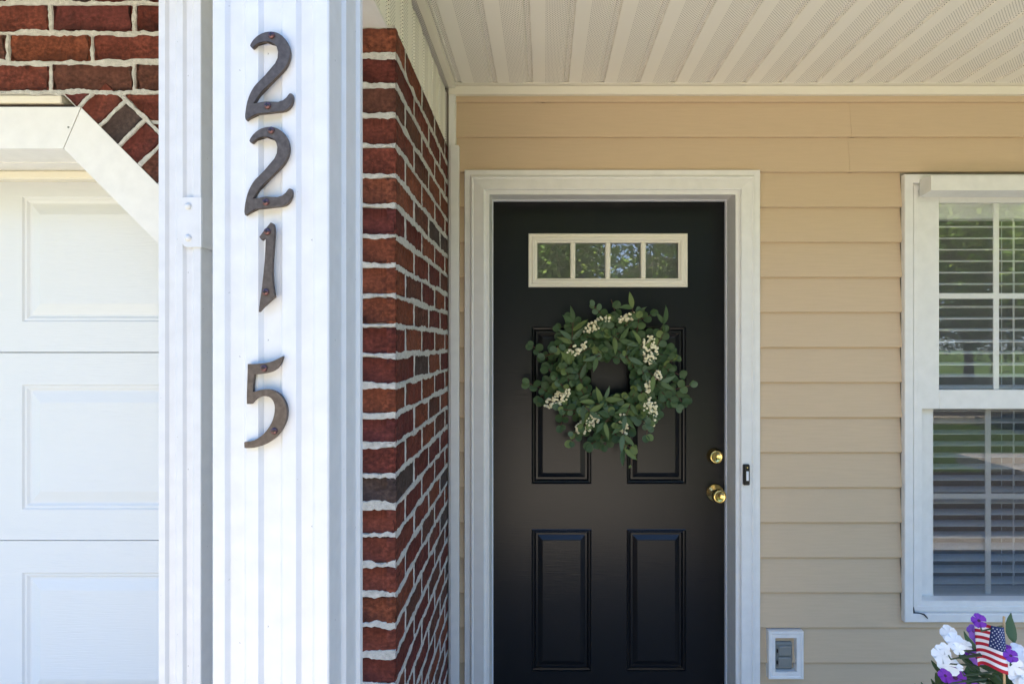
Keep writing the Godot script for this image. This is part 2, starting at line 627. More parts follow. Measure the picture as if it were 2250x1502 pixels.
func build_garage_door() -> void:
	var root := thing("garage_door", "white sectional garage door with raised panels and embossed grain", "garage door")
	var d := 1.623
	for s in 4:
		var yt := 0.510 - s * 0.536
		var yb := yt - 0.5335
		var st := begin()
		var xs := [-3.34, -2.73, -2.10, -1.491, -0.88]
		# face pieces round the panels
		var pt := yt - 0.0905
		var pb := yb + 0.0865
		var z := -d
		var f := func(x0: float, x1: float, y0: float, y1: float):
			quad(st, Vector3(x0, H + y0, z), Vector3(x0, H + y1, z), Vector3(x1, H + y1, z), Vector3(x1, H + y0, z))
		f.call(-3.45, -0.35, pt, yt)
		f.call(-3.45, -0.35, yb, pb)
		var last := -3.45
		for x in xs:
			f.call(last, x, pb, pt)
			last = x + 0.50
		f.call(last, -0.35, pb, pt)
		# edges of the section
		boxd(st, -3.45, -0.35, yb - 0.0003, yt + 0.0003, d + 0.0125, d + 0.045)
		for y in [yb, yt]:
			quad(st, Vector3(-3.45, H + y, -d), Vector3(-3.45, H + y, -d - 0.02), Vector3(-0.35, H + y, -d - 0.02), Vector3(-0.35, H + y, -d))
		var sec := obj("section", st, M.garage, root)
		for x in xs:
			st = begin()
			rings(st, x, x + 0.50, pb, pt, [[0.0, d], [0.004, d + 0.004], [0.010, d + 0.0045], [0.016, d + 0.009], [0.021, d + 0.009], [0.050, d + 0.0005], [0.052, d + 0.0002]], true)
			obj("panel", st, M.garage, sec)

# ---------------------------------------------------------------- post, downspout, numbers
func fluted(x0: float, x1: float, d0: float, d1: float, xs: Array, ds: Array, depth: float, g := 0.022) -> PackedVector2Array:
	# outline in plan (x, -D): ridges and valleys on every side; xs, ds are the fractions where the level changes
	var out := PackedVector2Array()
	var side := func(a: Vector2, b: Vector2, inward: Vector2, fr: Array):
		var low := false
		out.append(a.lerp(b, 0.012))
		for f in fr:
			out.append(a.lerp(b, f - g) + inward * (depth if low else 0.0))
			low = not low
			out.append(a.lerp(b, f + g) + inward * (depth if low else 0.0))
		out.append(a.lerp(b, 0.988))
	var p := [Vector2(x0, -d0), Vector2(x1, -d0), Vector2(x1, -d1), Vector2(x0, -d1)]
	var back := []
	for f in xs: back.push_front(1.0 - f)
	var dback := []
	for f in ds: dback.push_front(1.0 - f)
	side.call(p[0], p[1], Vector2(0, -1), xs)
	side.call(p[1], p[2], Vector2(-1, 0), ds)
	side.call(p[2], p[3], Vector2(0, 1), back)
	side.call(p[3], p[0], Vector2(1, 0), dback)
	return out

func numeral(pts: Array, scale: float, off: Vector2) -> PackedVector2Array:
	# zoomed drawing units to metres on the post face
	var raw := PackedVector2Array()
	for p in pts: raw.append(Vector2(off.x + p[0] / scale, off.y - p[1] / scale))
	var out := PackedVector2Array()
	for i in raw.size():                                     # one round of corner softening where the turn is small
		var a := raw[posmod(i - 1, raw.size())]
		var b := raw[i]
		var c := raw[(i + 1) % raw.size()]
		if absf((b - a).angle_to(c - b)) < 0.7:
			out.append(b.lerp(a, 0.25)); out.append(b.lerp(c, 0.25))
		else:
			out.append(b)
	return out

func build_post() -> void:
	var x0 := -0.3847
	var x1 := -0.2495
	var d0 := 0.658
	var d1 := 0.782
	var root := thing("porch_post", "white fluted porch post carrying the bronze house numbers", "post")
	var st := begin()
	var plan := fluted(x0, x1, d0, d1, [0.125, 0.275, 0.412, 0.588, 0.735, 0.862], [0.28, 0.45, 0.70, 0.89], 0.0045, 0.016)
	extrude(st, plan, func(u, v, w): return Vector3(u, w, v), 0.0, H + 0.99)
	obj("shaft", st, M.white_metal, root)
	st = begin()
	bx(st, Vector3(x0 - 0.012, 0.0, -d1 - 0.012), Vector3(x1 + 0.012, 0.10, -d0 + 0.012), 0.006)
	obj("foot", st, M.white_metal, root)
	# numbers
	var two := [[345, 318], [352, 300], [375, 270], [410, 243], [450, 229], [490, 226], [530, 236], [565, 262], [590, 300], [604, 345], [604, 385], [592, 430], [562, 478], [515, 525], [470, 570], [425, 612], [395, 650], [372, 688], [366, 697], [400, 692], [440, 683], [480, 684], [520, 688], [555, 680], [580, 662], [595, 640], [605, 630], [618, 632], [624, 650], [622, 680], [610, 710], [590, 732], [565, 745], [520, 750], [460, 755], [400, 762], [375, 768], [345, 785], [318, 805], [312, 790], [313, 760], [320, 715], [330, 672], [348, 625], [375, 580], [410, 545], [450, 505], [490, 462], [515, 425], [528, 390], [528, 350], [518, 322], [498, 303], [470, 292], [440, 290], [405, 297], [380, 312], [362, 332], [352, 330]]
	var one := [[445, 30], [460, 40], [466, 70], [462, 150], [455, 240], [452, 330], [456, 400], [462, 450], [468, 480], [430, 515], [400, 540], [372, 572], [378, 520], [390, 440], [400, 350], [408, 260], [413, 180], [414, 125], [405, 125], [390, 138], [376, 118], [400, 85], [425, 55]]
	var five := [[250, 665], [300, 664], [350, 660], [395, 650], [435, 632], [462, 617], [455, 645], [440, 675], [415, 700], [385, 715], [340, 725], [290, 728], [284, 760], [281, 800], [280, 835], [295, 830], [330, 820], [375, 817], [415, 828], [450, 855], [475, 895], [488, 945], [484, 995], [468, 1040], [440, 1085], [400, 1125], [350, 1155], [300, 1170], [245, 1175], [230, 1172], [228, 1138], [260, 1135], [300, 1122], [340, 1095], [375, 1055], [400, 1010], [413, 960], [414, 920], [405, 888], [385, 865], [355, 858], [320, 865], [290, 882], [270, 907], [245, 907], [244, 860], [247, 780], [249, 720]]
	# [points, units per metre, where unit (0, 0) lies on the post, screws, label]
	var s1 := 3.003 * 1900.0
	var s2 := 2.7817 * 1900.0
	var ox := (440.0 - 1196.0) / 1900.0
	var sets := [
		[two, s1, Vector2(ox, 755.0 / 1900.0), [[486, 251], [460, 711]], "bronze numeral 2 at the top of the post number, above the other 2"],
		[two, s1, Vector2(ox - 0.0008, (755.0 - 207.2) / 1900.0), [[488, 250], [454, 720]], "bronze numeral 2 on the post, between the upper 2 and the 1"],
		[one, s2, Vector2(ox, (755.0 - 480.0) / 1900.0), [[424, 86], [415, 452]], "bronze numeral 1 screwed to the white fluted post"],
		[five, s2, Vector2((460.0 - 1196.0) / 1900.0, (755.0 - 560.0) / 1900.0), [[349, 690], [410, 1070]], "bronze numeral 5 lowest of the numbers on the post"]]
	for n in sets:
		var t := thing("house_number", n[4], "house number", Vector3.ZERO, "house numbers on the post")
		st = begin()
		var poly := numeral(n[0], n[1], n[2])
		extrude(st, poly, func(u, v, w): return Vector3(u, H + v, w), -d0 + 0.0012, -d0 + 0.0062)
		obj("numeral", st, M.bronze, t)
		for s in n[3]:
			var at := Vector3(n[2].x + s[0] / n[1], H + n[2].y - s[1] / n[1], -d0 + 0.006)
			st = smooth()
			lathe(st, at, Vector3.BACK, [[0.0040, 0.0], [0.0040, 0.0008], [0.0033, 0.0020], [0.0016, 0.0026], [0.0, 0.0027]], 14)
			var sc := obj("screw", st, M.screw, t)
			st = begin()
			bx(st, at + Vector3(-0.0021, -0.0005, 0.0022), at + Vector3(0.0021, 0.0005, 0.00285))
			bx(st, at + Vector3(-0.0005, -0.0021, 0.0022), at + Vector3(0.0005, 0.0021, 0.00286))
			obj("cross_slot", st, M.black, sc)
	# downspout behind and to the left of the post
	var ds := thing("downspout", "white fluted downspout with a riveted strap beside the garage brick", "downspout")
	st = begin()
	plan = fluted(-0.6520, -0.5800, 0.960, 1.055, [0.19, 0.40, 0.60, 0.80], [0.3, 0.7], 0.0042, 0.03)
	extrude(st, plan, func(u, v, w): return Vector3(u, w, v), -0.06, H + 0.99)
	obj("pipe", st, M.white_metal, ds)
	st = begin()
	# strap: rounded plate on the face, turned back along the side
	var plate := PackedVector2Array([Vector2(-0.5775, 0.1625), Vector2(-0.5775, 0.2467), Vector2(-0.606, 0.2467), Vector2(-0.6095, 0.2440), Vector2(-0.6095, 0.1700), Vector2(-0.6070, 0.1650), Vector2(-0.6025, 0.1625)])
	extrude(st, plate, func(u, v, w): return Vector3(u, H + v, w), -0.9595, -0.9570)
	boxd(st, -0.5795, -0.5770, 0.1625, 0.2467, 0.9596, 1.058)
	var strap := obj("strap", st, M.white_metal, ds)
	for y in [0.2312, 0.1780]:
		st = smooth()
		lathe(st, Vector3(-0.5995, H + y, -0.957), Vector3.BACK, [[0.0058, 0.0], [0.0055, 0.0015], [0.0040, 0.0032], [0.0018, 0.0040], [0.0, 0.0041]], 14)
		obj("rivet", st, M.white_metal, strap)

# ---------------------------------------------------------------- siding wall, ceiling, beam
func siding_run(root: Node, x0: float, x1: float, yb: float, e: float, top: float, seam := 0.0) -> void:
	# one clapboard: butt edge at yb, exposure e; cut at top when it is lower
	var yt := minf(yb + e + 0.012, top)
	var d := 2.078
	var prof := PackedVector2Array([Vector2(yb, 0.0005), Vector2(yb, 0.0150), Vector2(yb + 0.0022, 0.0168), Vector2(yb + 0.006, 0.0165), Vector2(yt, 0.0165 - (yt - yb) * 0.104), Vector2(yt, 0.0005)])
	var place := func(u, v, w): return Vector3(w, H + u, -d + v)
	var cuts := [x0, x1]
	if seam > x0 and seam < x1: cuts = [x0, seam, x1]
	for i in cuts.size() - 1:
		var st := begin()
		var push := 0.0012 if i == 1 else 0.0
		var pl := func(u, v, w): return Vector3(w, H + u, -d + v + push)
		extrude(st, prof, pl if i == 1 else place, cuts[i] - (0.01 if i == 1 else 0.0), cuts[i + 1])
		obj("siding_board", st, M.siding, root)

func build_siding() -> void:
	var root := thing("siding_wall", "tan horizontal vinyl siding wall round the black door and the window", "wall")
	var st := begin()
	# sheathing with door and window openings
	for r in [[-0.36, -0.235, -1.64, 1.0], [-0.235, 0.728, 0.58, 1.0], [0.728, 1.34, -1.64, 1.0], [1.34, 2.15, 0.57, 1.0], [1.34, 2.15, -1.64, -0.96], [2.15, 4.2, -1.64, 1.0]]:
		boxd(st, r[0], r[1], r[2], r[3], 2.078, 2.20)
	obj("sheathing", st, M.room, root)
	var e := 0.1271
	for k in range(-1, 19):
		var yb := 0.750 - k * e
		if yb < -1.62: break
		var yt := yb + e
		var top := 0.91
		# door casing spans x -.2876 .. .7775 below Y .6258; window 1.2974 .. 2.193 between -1.0016 and .6095
		var spans := []
		if yb >= 0.62: spans = [[-0.322, 4.2]]
		elif yt > 0.63: spans = [[-0.322, -0.2875], [0.7774, 1.2975], [2.1925, 4.2]]
		elif yt < -1.0016: spans = [[-0.322, -0.2875], [0.7774, 4.2]]
		else: spans = [[-0.322, -0.2875], [0.7774, 1.2975], [2.1925, 4.2]]
		for s in spans:
			var seam := 0.0
			if k == 0: seam = 1.124
			elif k == 1: seam = 1.118
			elif k == 18 or k == 8: seam = 2.9
			siding_run(root, s[0], s[1], yb, e, top, seam)
		if yb < -1.0016 and yt > -1.0016:
			siding_run(root, 1.2975, 2.1925, yb, e, -1.0030)
		if yt > 0.63 and yb < 0.62:                           # strips above the casing and above the window
			siding_run(root, -0.2875, 0.7774, 0.6262, yt - 0.6262, top)
			siding_run(root, 1.2975, 2.1925, 0.6100, yt - 0.6100, top)
	# trims
	st = begin()
	boxd(st, -0.3455, 4.2, 0.8975, 0.9285, 2.046, 2.0775, 0.002)
	boxd(st, -0.3455, 4.2, 0.9288, 0.9335, 2.030, 2.0775, 0.001)
	obj("ceiling_channel", st, M.soffit_trim, root)
	st = begin()
	boxd(st, -0.3450, -0.3200, -1.55, 0.8972, 2.046, 2.0775, 0.002)
	obj("corner_channel", st, M.trim, root)
	st = begin()
	boxd(st, -0.3380, -0.3072, -1.55, 0.7130, 2.0395, 2.0458, 0.002)
	boxd(st, -0.3198, -0.3074, -1.55, 0.7130, 2.0462, 2.0640, 0.001)
	obj("corner_cover", st, M.trim, root)

func soffit_profile() -> PackedVector2Array:
	# one 127 mm rib: perforated flat, smooth shoulder, V groove; (x, rise)
	return PackedVector2Array([Vector2(0, 0), Vector2(0.0925, 0), Vector2(0.0960, 0.0022), Vector2(0.1060, 0.0022), Vector2(0.1085, 0.0), Vector2(0.1110, 0.0070), Vector2(0.1235, 0.0078), Vector2(0.1268, 0.0), Vector2(0.1268, 0.016), Vector2(0, 0.016)])

func build_ceiling() -> void:
	var root := thing("porch_ceiling", "ribbed perforated vinyl soffit ceiling over the porch", "ceiling")
	var prof := soffit_profile()
	var st := begin()
	extrude(st, prof, func(u, v, w): return Vector3(u, v, w), -2.068, -0.67)
	var panel := done(st)
	# ribs meet the door wall every 127 mm, the first groove 0.303 m left of the camera
	var k0 := -3
	for k in range(k0, 36):
		var o := inst("soffit_panel", panel, M.soffit, root)
		o.position = Vector3(k * 0.127 - 0.0395 + 0.0, H + 0.930, 0)
	st = begin()
	boxd(st, -0.3440, -0.3180, 0.9180, 0.9296, 0.79, 2.045, 0.002)
	obj("edge_channel", st, M.soffit_trim, root)
	# beam between porch and garage, clad with the same panels standing upright
	var bm := thing("porch_beam", "beam clad in upright perforated panels above the brick pier", "beam")
	st = begin()
	extrude(st, prof, func(u, v, w): return Vector3(-0.3560 - v, w, -u), H + 0.7245, H + 0.9150)
	var up := done(st)
	for k in 13:
		var o := inst("upright_panel", up, M.soffit, bm)
		o.position = Vector3(0, 0, -0.80 - k * 0.127 + (0.0 if k < 12 else 0.0))
		if -0.80 - k * 0.127 - 0.127 < -2.075: o.queue_free()
	st = begin()
	boxd(st, -0.74, -0.3735, 0.7245, 0.99, 0.80, 2.06)
	obj("core", st, M.far_wall, bm)
	for b in [[-0.4330, -0.3560], [-0.5130, -0.4355], [-0.5950, -0.5155], [-0.74, -0.5975]]:
		st = begin()
		boxd(st, b[0], b[1], 0.7165, 0.7240, 0.80, 1.45, 0.0015)
		obj("underside_board", st, M.trim, bm)

# ---------------------------------------------------------------- door
func build_door() -> void:
	var X0 := -0.1976
	var X1 := 0.6898
	var YT := 0.544
	var YB := -1.488
	var fr := thing("door_frame", "white moulded casing and jambs round the black front door", "door frame")
	var st := begin()
	rings(st, -0.2876, 0.7775, -1.60, 0.6258, [[0.0, 2.066], [0.0, 2.048], [0.002, 2.046], [0.022, 2.046], [0.0245, 2.0485], [0.0247, 2.056]])
	obj("outer_band", st, M.trim, fr)
	st = begin()
	rings(st, -0.2629, 0.7528, -1.58, 0.6011, [[0.0, 2.060], [0.0, 2.038], [0.002, 2.036], [0.006, 2.036], [0.009, 2.0385], [0.040, 2.0345], [0.046, 2.0335], [0.0495, 2.036], [0.0505, 2.043], [0.0560, 2.0445], [0.0640, 2.0445], [0.0650, 2.047]])
	obj("casing", st, M.trim, fr)
	st = begin()
	boxd(st, X0 - 0.03, X0, YB - 0.06, YT + 0.03, 2.0462, 2.24)
	obj("jamb", st, M.trim, fr)
	st = begin()
	boxd(st, X1, X1 + 0.03, YB - 0.06, YT + 0.03, 2.0462, 2.24)
	obj("jamb", st, M.trim, fr)
	st = begin()
	boxd(st, X0, X1, YT, YT + 0.03, 2.0462, 2.24)
	obj("head_jamb", st, M.trim, fr)
	st = begin()
	boxd(st, X0 + 0.0005, X0 + 0.004, YB, YT - 0.0005, 2.148, 2.164)
	boxd(st, X1 - 0.004, X1 - 0.0005, YB, YT - 0.0005, 2.148, 2.164)
	boxd(st, X0 + 0.004, X1 - 0.004, YT - 0.004, YT - 0.0005, 2.148, 2.164)
	obj("weather_strip", st, M.button, fr)
	st = begin()
	boxd(st, X0, X1, YB - 0.055, YB - 0.006, 2.05, 2.26, 0.004)
	obj("threshold", st, M.grey, fr)

	var root := thing("front_door", "glossy black front door with four moulded panels and a small four pane lite", "door")
	var d := 2.166
	var px := [[-0.0485, 0.1802], [0.3137, 0.5407]]
	var py := [[-0.5338, 0.0659], [-1.2480, -0.7054]]
	st = begin()
	var z := -d
	var f := func(x0: float, x1: float, y0: float, y1: float):
		quad(st, Vector3(x0, H + y0, z), Vector3(x0, H + y1, z), Vector3(x1, H + y1, z), Vector3(x1, H + y0, z))
	var x0 := X0 + 0.002
	var x1 := X1 - 0.002
	# lite opening
	var lx0 := -0.040
	var lx1 := 0.524
	var ly0 := 0.235
	var ly1 := 0.398
	f.call(x0, x1, ly1, YT - 0.003)
	f.call(x0, lx0, ly0, ly1)
	f.call(lx1, x1, ly0, ly1)
	f.call(x0, x1, py[0][1], ly0)
	f.call(x0, x1, py[1][1], py[0][0])
	f.call(x0, x1, YB, py[1][0])
	for r in py:
		f.call(x0, px[0][0], r[0], r[1])
		f.call(px[0][1], px[1][0], r[0], r[1])
		f.call(px[1][1], x1, r[0], r[1])
	# edges and back
	quad(st, Vector3(x0, H + YB, z), Vector3(x0, H + YT - 0.003, z), Vector3(x0, H + YT - 0.003, z - 0.044), Vector3(x0, H + YB, z - 0.044))
	quad(st, Vector3(x1, H + YB, z), Vector3(x1, H + YT - 0.003, z), Vector3(x1, H + YT - 0.003, z - 0.044), Vector3(x1, H + YB, z - 0.044))
	for r in [[x0, lx0, YB, YT - 0.003], [lx1, x1, YB, YT - 0.003], [lx0, lx1, YB, ly0], [lx0, lx1, ly1, YT - 0.003]]:
		quad(st, Vector3(r[0], H + r[2], z - 0.044), Vector3(r[1], H + r[2], z - 0.044), Vector3(r[1], H + r[3], z - 0.044), Vector3(r[0], H + r[3], z - 0.044))
	var slab := obj("slab", st, M.door, root)
	for a in px:
		for b in py:
			st = begin()
			rings(st, a[0], a[1], b[0], b[1], [[0.0, d], [0.003, d - 0.0015], [0.006, d + 0.004], [0.010, d + 0.005], [0.013, d + 0.003], [0.017, d + 0.0095], [0.024, d + 0.0095], [0.041, d + 0.0005], [0.043, d + 0.0]], true)
			obj("panel", st, M.door, slab)
	# lite
	st = begin()
	rings(st, -0.0600, 0.5440, 0.2150, 0.4180, [[0.0, d - 0.0003], [0.0, d - 0.009], [0.002, d - 0.0115], [0.006, d - 0.0115], [0.009, d - 0.009], [0.013, d - 0.009], [0.017, d - 0.013], [0.024, d - 0.0125], [0.030, d - 0.005], [0.0335, d - 0.004], [0.0335, d + 0.004]])
	var lf := obj("lite_frame", st, M.lite, root)
	var bars := [0.1085, 0.2420, 0.3765]
	for x in bars:
		st = begin()
		boxd(st, x - 0.0095, x + 0.0095, 0.2478, 0.3852, d - 0.0075, d + 0.003, 0.004)
		obj("glazing_bar", st, M.lite, lf)
	var edges := [-0.0270, 0.1085, 0.2420, 0.3765, 0.5110]
	for i in 4:
		for q in [0.0045, 0.012, 0.020]:  # middle sheet of glass is added to strengthen the reflections
			st = begin()
			boxd(st, edges[i], edges[i + 1], 0.2450, 0.3880, d + q, d + q + 0.003)
			obj("pane", st, M.glass, lf)
	# hardware
	st = smooth()
	lathe(st, Vector3(0.6490, H - 0.4265, -d), Vector3.BACK, [[0.031, 0.0], [0.031, 0.004], [0.028, 0.010], [0.0245, 0.022], [0.0235, 0.026], [0.0190, 0.027], [0.0155, 0.0245], [0.0, 0.0245]], 28)
	var db := obj("deadbolt", st, M.brass, root)
	st = begin()
	boxd(st, 0.6480, 0.6500, -0.4385, -0.4285, d - 0.0262, d - 0.024)
	obj("keyway", st, M.black, db)
	st = smooth()
	var ka := Vector3(0.6500, H - 0.5660, -d)
	lathe(st, ka, Vector3.BACK, [[0.034, 0.0], [0.034, 0.003], [0.030, 0.008], [0.019, 0.013], [0.0145, 0.018], [0.0135, 0.030], [0.0160, 0.034], [0.0235, 0.040], [0.0265, 0.048], [0.0262, 0.056], [0.0235, 0.063], [0.0200, 0.0655], [0.0150, 0.0625], [0.0080, 0.0610], [0.0, 0.0610]], 32)
	var kn := obj("knob", st, M.brass, root)
	st = begin()
	bx(st, ka + Vector3(-0.0010, -0.0045, 0.0608), ka + Vector3(0.0010, 0.0045, 0.0622))
	obj("keyway", st, M.black, kn)
	# doorbell on the casing
	var bell := thing("doorbell", "small black doorbell with a white button on the door casing", "doorbell")
	st = begin()
	boxd(st, 0.7095, 0.7325, -0.5035, -0.4295, 2.0225, 2.0366, 0.003)
	obj("case", st, M.black, bell)
	st = begin()
	boxd(st, 0.7185, 0.7275, -0.4865, -0.4530, 2.0205, 2.0224, 0.001)
	obj("button", st, M.button, bell)
	st = smooth()
	lathe(st, Vector3(0.7228, H - 0.4405, -2.0224), Vector3.BACK, [[0.0030, 0.0], [0.0028, 0.0010], [0.0012, 0.0018], [0.0, 0.0019]], 10)
	obj("lamp_stud", st, M.brass, bell)
	# outlet box low on the siding
	var ob := thing("outlet_box", "white recessed outlet box with a grey flip cover on the siding", "outlet")
	st = begin()
	rings(st, 0.8080, 0.9340, -1.2065, -1.0345, [[0.0, 2.080], [0.0, 2.047], [0.002, 2.045], [0.008, 2.045], [0.011, 2.047], [0.0235, 2.047], [0.0250, 2.049], [0.0265, 2.078]], true)
	obj("housing", st, M.trim, ob)
	st = begin()
	boxd(st, 0.8375, 0.8990, -1.1780, -1.0800, 2.058, 2.0775, 0.004)
	obj("back_plate", st, M.grey, ob)
	for y in [[-1.1265, -1.0905], [-1.1690, -1.1310]]:
		st = begin()
		boxd(st, 0.8450, 0.8925, y[0], y[1], 2.050, 2.0578, 0.005)
		var fl := obj("flap", st, M.grey, ob)
		st = begin()
		boxd(st, 0.8400, 0.8448, (y[0] + y[1]) / 2 - 0.006, (y[0] + y[1]) / 2 + 0.006, 2.052, 2.0576, 0.001)
		obj("hinge", st, M.black, fl)

# ---------------------------------------------------------------- window
func build_window() -> void:
	var root := thing("window", "white vinyl double hung window with grid bars beside the door", "window")
	var x0 := 1.2974
	var x1 := 2.1930
	var st := begin()
	rings(st, x0, x1, -1.0016, 0.6095, [[0.0, 2.066], [0.0, 2.047], [0.002, 2.045], [0.0285, 2.045], [0.031, 2.047], [0.032, 2.060], [0.036, 2.060], [0.038, 2.054], [0.052, 2.054], [0.055, 2.058], [0.070, 2.058], [0.072, 2.061], [0.073, 2.19]])
	obj("frame", st, M.trim, root)
	st = begin()
	# head cap standing forward, bevelled ends
	var cap := PackedVector2Array([Vector2(0.5350, 1.984), Vector2(0.5870, 1.984), Vector2(0.5900, 2.045), Vector2(0.5270, 2.045)])
	extrude(st, cap, func(u, v, w): return Vector3(w, H + u, -v), 1.3500, 2.1400)
	obj("head_cap", st, M.trim, root)
	# sashes
	var sash := func(called: String, ya: float, yb: float, d: float, stile: float, top: float, bottom: float, mx: Array, my: float):
		var s := begin()
		boxd(s, 1.3705, 1.3705 + stile, ya, yb, d, d + 0.03, 0.002)
		boxd(s, 2.1200 - stile, 2.1200, ya, yb, d, d + 0.03, 0.002)
		boxd(s, 1.3705 + stile + 0.0002, 2.12 - stile - 0.0002, yb - top, yb, d + 0.0004, d + 0.03, 0.002)
		boxd(s, 1.3705 + stile + 0.0002, 2.12 - stile - 0.0002, ya, ya + bottom, d + 0.0004, d + 0.03, 0.002)
		var o := obj(called, s, M.trim, root)
		for q in [0.008, 0.024]:
			s = begin()
			boxd(s, 1.3705 + stile - 0.003, 2.12 - stile + 0.003, ya + bottom - 0.003, yb - top + 0.003, d + q, d + q + 0.003)
			obj("pane", s, M.glass, o)
		for m in mx:
			s = begin()
			boxd(s, m - 0.0105, m + 0.0105, ya + bottom, yb - top, d + 0.0135, d + 0.0205, 0.002)
			obj("grid_bar", s, M.trim, o)
		s = begin()
		boxd(s, 1.3705 + stile, 2.12 - stile, my - 0.0105, my + 0.0105, d + 0.0140, d + 0.0200, 0.002)
		obj("grid_bar", s, M.trim, o)
	sash.call("upper_sash", -0.2365, 0.5364, 2.066, 0.0655, 0.0225, 0.0695, [1.655, 1.846], 0.175)
	sash.call("lower_sash", -0.9860, -0.2000, 2.104, 0.0700, 0.042, 0.042, [1.655, 1.846], -0.568)
	st = begin()
	boxd(st, 1.4380, 2.0525, -0.9460, -0.2390, 2.0990, 2.0995)
	obj("insect_screen", st, M.screen, root)
	st = begin()
	tube(st, [Vector3(1.331, H - 0.948, -2.050), Vector3(1.333, H - 0.968, -2.049), Vector3(1.352, H - 0.969, -2.048), Vector3(1.366, H - 0.972, -2.043), Vector3(1.376, H - 0.984, -2.040)], [0.002, 0.003, 0.0022, 0.003, 0.002], 6)
	obj("loose_seal", st, M.black, root)
	# blind
	var bl := thing("window_blind", "white slatted blind hanging inside the window glass", "blind")
	st = begin()
	boxd(st, 1.385, 2.11, 0.4780, 0.5360, 2.175, 2.225, 0.004)
	obj("head_rail", st, M.blind, bl)
	st = begin()
	var a := deg_to_rad(9.0)
	var prof := PackedVector2Array()
	for i in 6:
		var t := i / 5.0 - 0.5
		prof.append(Vector2(t * 0.050 * cos(a), t * 0.050 * sin(a) + 0.0030 * (1.0 - 4.0 * t * t)))
	for i in 6:
		var t := 0.5 - i / 5.0
		prof.append(Vector2(t * 0.050 * cos(a), t * 0.050 * sin(a) + 0.0030 * (1.0 - 4.0 * t * t) - 0.0028))
	extrude(st, prof, func(u, v, w): return Vector3(w, v, -u), 1.388, 2.107)
	var slat := done(st)
	for k in 32:
		var o := inst("slat", slat, M.blind, bl)
		o.position = Vector3(0, H + 0.452 - k * 0.0440, -2.200)
	st = begin()
	boxd(st, 1.388, 2.107, -0.965, -0.945, 2.18, 2.22, 0.003)
	obj("bottom_rail", st, M.blind, bl)
	for x in [1.452, 1.792, 1.842, 2.045]:
		st = begin()
		for dd in [2.1725, 2.2275]:
			boxd(st, x - 0.0012, x + 0.0012, -0.945, 0.478, dd - 0.0008, dd + 0.0008)
		obj("ladder_cord", st, M.blind, bl)
	# dim room behind
	st = begin()
	boxd(st, 0.9, 3.2, -1.55, -1.5, 2.205, 8.2)
	boxd(st, 0.9, 3.2, 0.95, 1.0, 2.205, 8.2)
	boxd(st, 0.85, 0.9, -1.55, 1.0, 2.205, 8.2)
	boxd(st, 3.2, 3.25, -1.55, 1.0, 2.205, 8.2)
	boxd(st, 0.85, 3.25, -1.55, 1.0, 8.2, 8.25)
	struct("room_interior", st, M.room)
	# hall behind the door lite
	st = begin()
	boxd(st, -0.3, 0.84, 0.95, 1.0, 2.205, 4.2)
	boxd(st, -0.35, -0.3, -1.55, 1.0, 2.205, 4.2)
	boxd(st, -0.3, 0.84, -1.6, -1.55, 2.265, 4.2)
	boxd(st, 0.80, 0.845, -1.55, 1.0, 2.205, 4.2)
	boxd(st, -0.35, 0.845, -1.55, 1.0, 4.2, 4.25)
	struct("hall_interior", st, M.room)

# ---------------------------------------------------------------- wreath
func leaf_round(sd: int) -> ArrayMesh:
	var r := RandomNumberGenerator.new()
	r.seed = sd
	var st := smooth()
	var n := 12
	var rim := []
	for i in n:
		var t := TAU * i / n
		var rad := 0.5 * (1.0 + 0.06 * r.randf_range(-1, 1))
		var p := Vector2(0.5 + rad * cos(t), rad * 0.94 * sin(t))
		rim.append(Vector3(p.x, p.y, absf(p.y) * 0.22 + r.randf_range(-0.02, 0.02)))
	var mid := Vector3(0.5, 0, -0.03)
	for i in n:
		tri(st, mid, rim[(i + 1) % n], rim[i])
	return done(st)

func leaf_long(sd: int) -> ArrayMesh:
	var r := RandomNumberGenerator.new()
	r.seed = sd
	var st := smooth()
	var bend := r.randf_range(-0.25, 0.25)
	var last := []
	for i in 7:
		var t := i / 6.0
		var w := 0.15 * pow(sin(PI * pow(t, 0.8)), 0.9) + 0.002
		var mid := Vector3(t, bend * t * t, -0.15 * t * t)
		var cur := [mid + Vector3(0, w, 0.04), mid, mid + Vector3(0, -w, 0.04)]
		if last.size():
			quad(st, last[0], cur[0], cur[1], last[1])
			quad(st, last[1], cur[1], cur[2], last[2])
		last = cur
	return done(st)

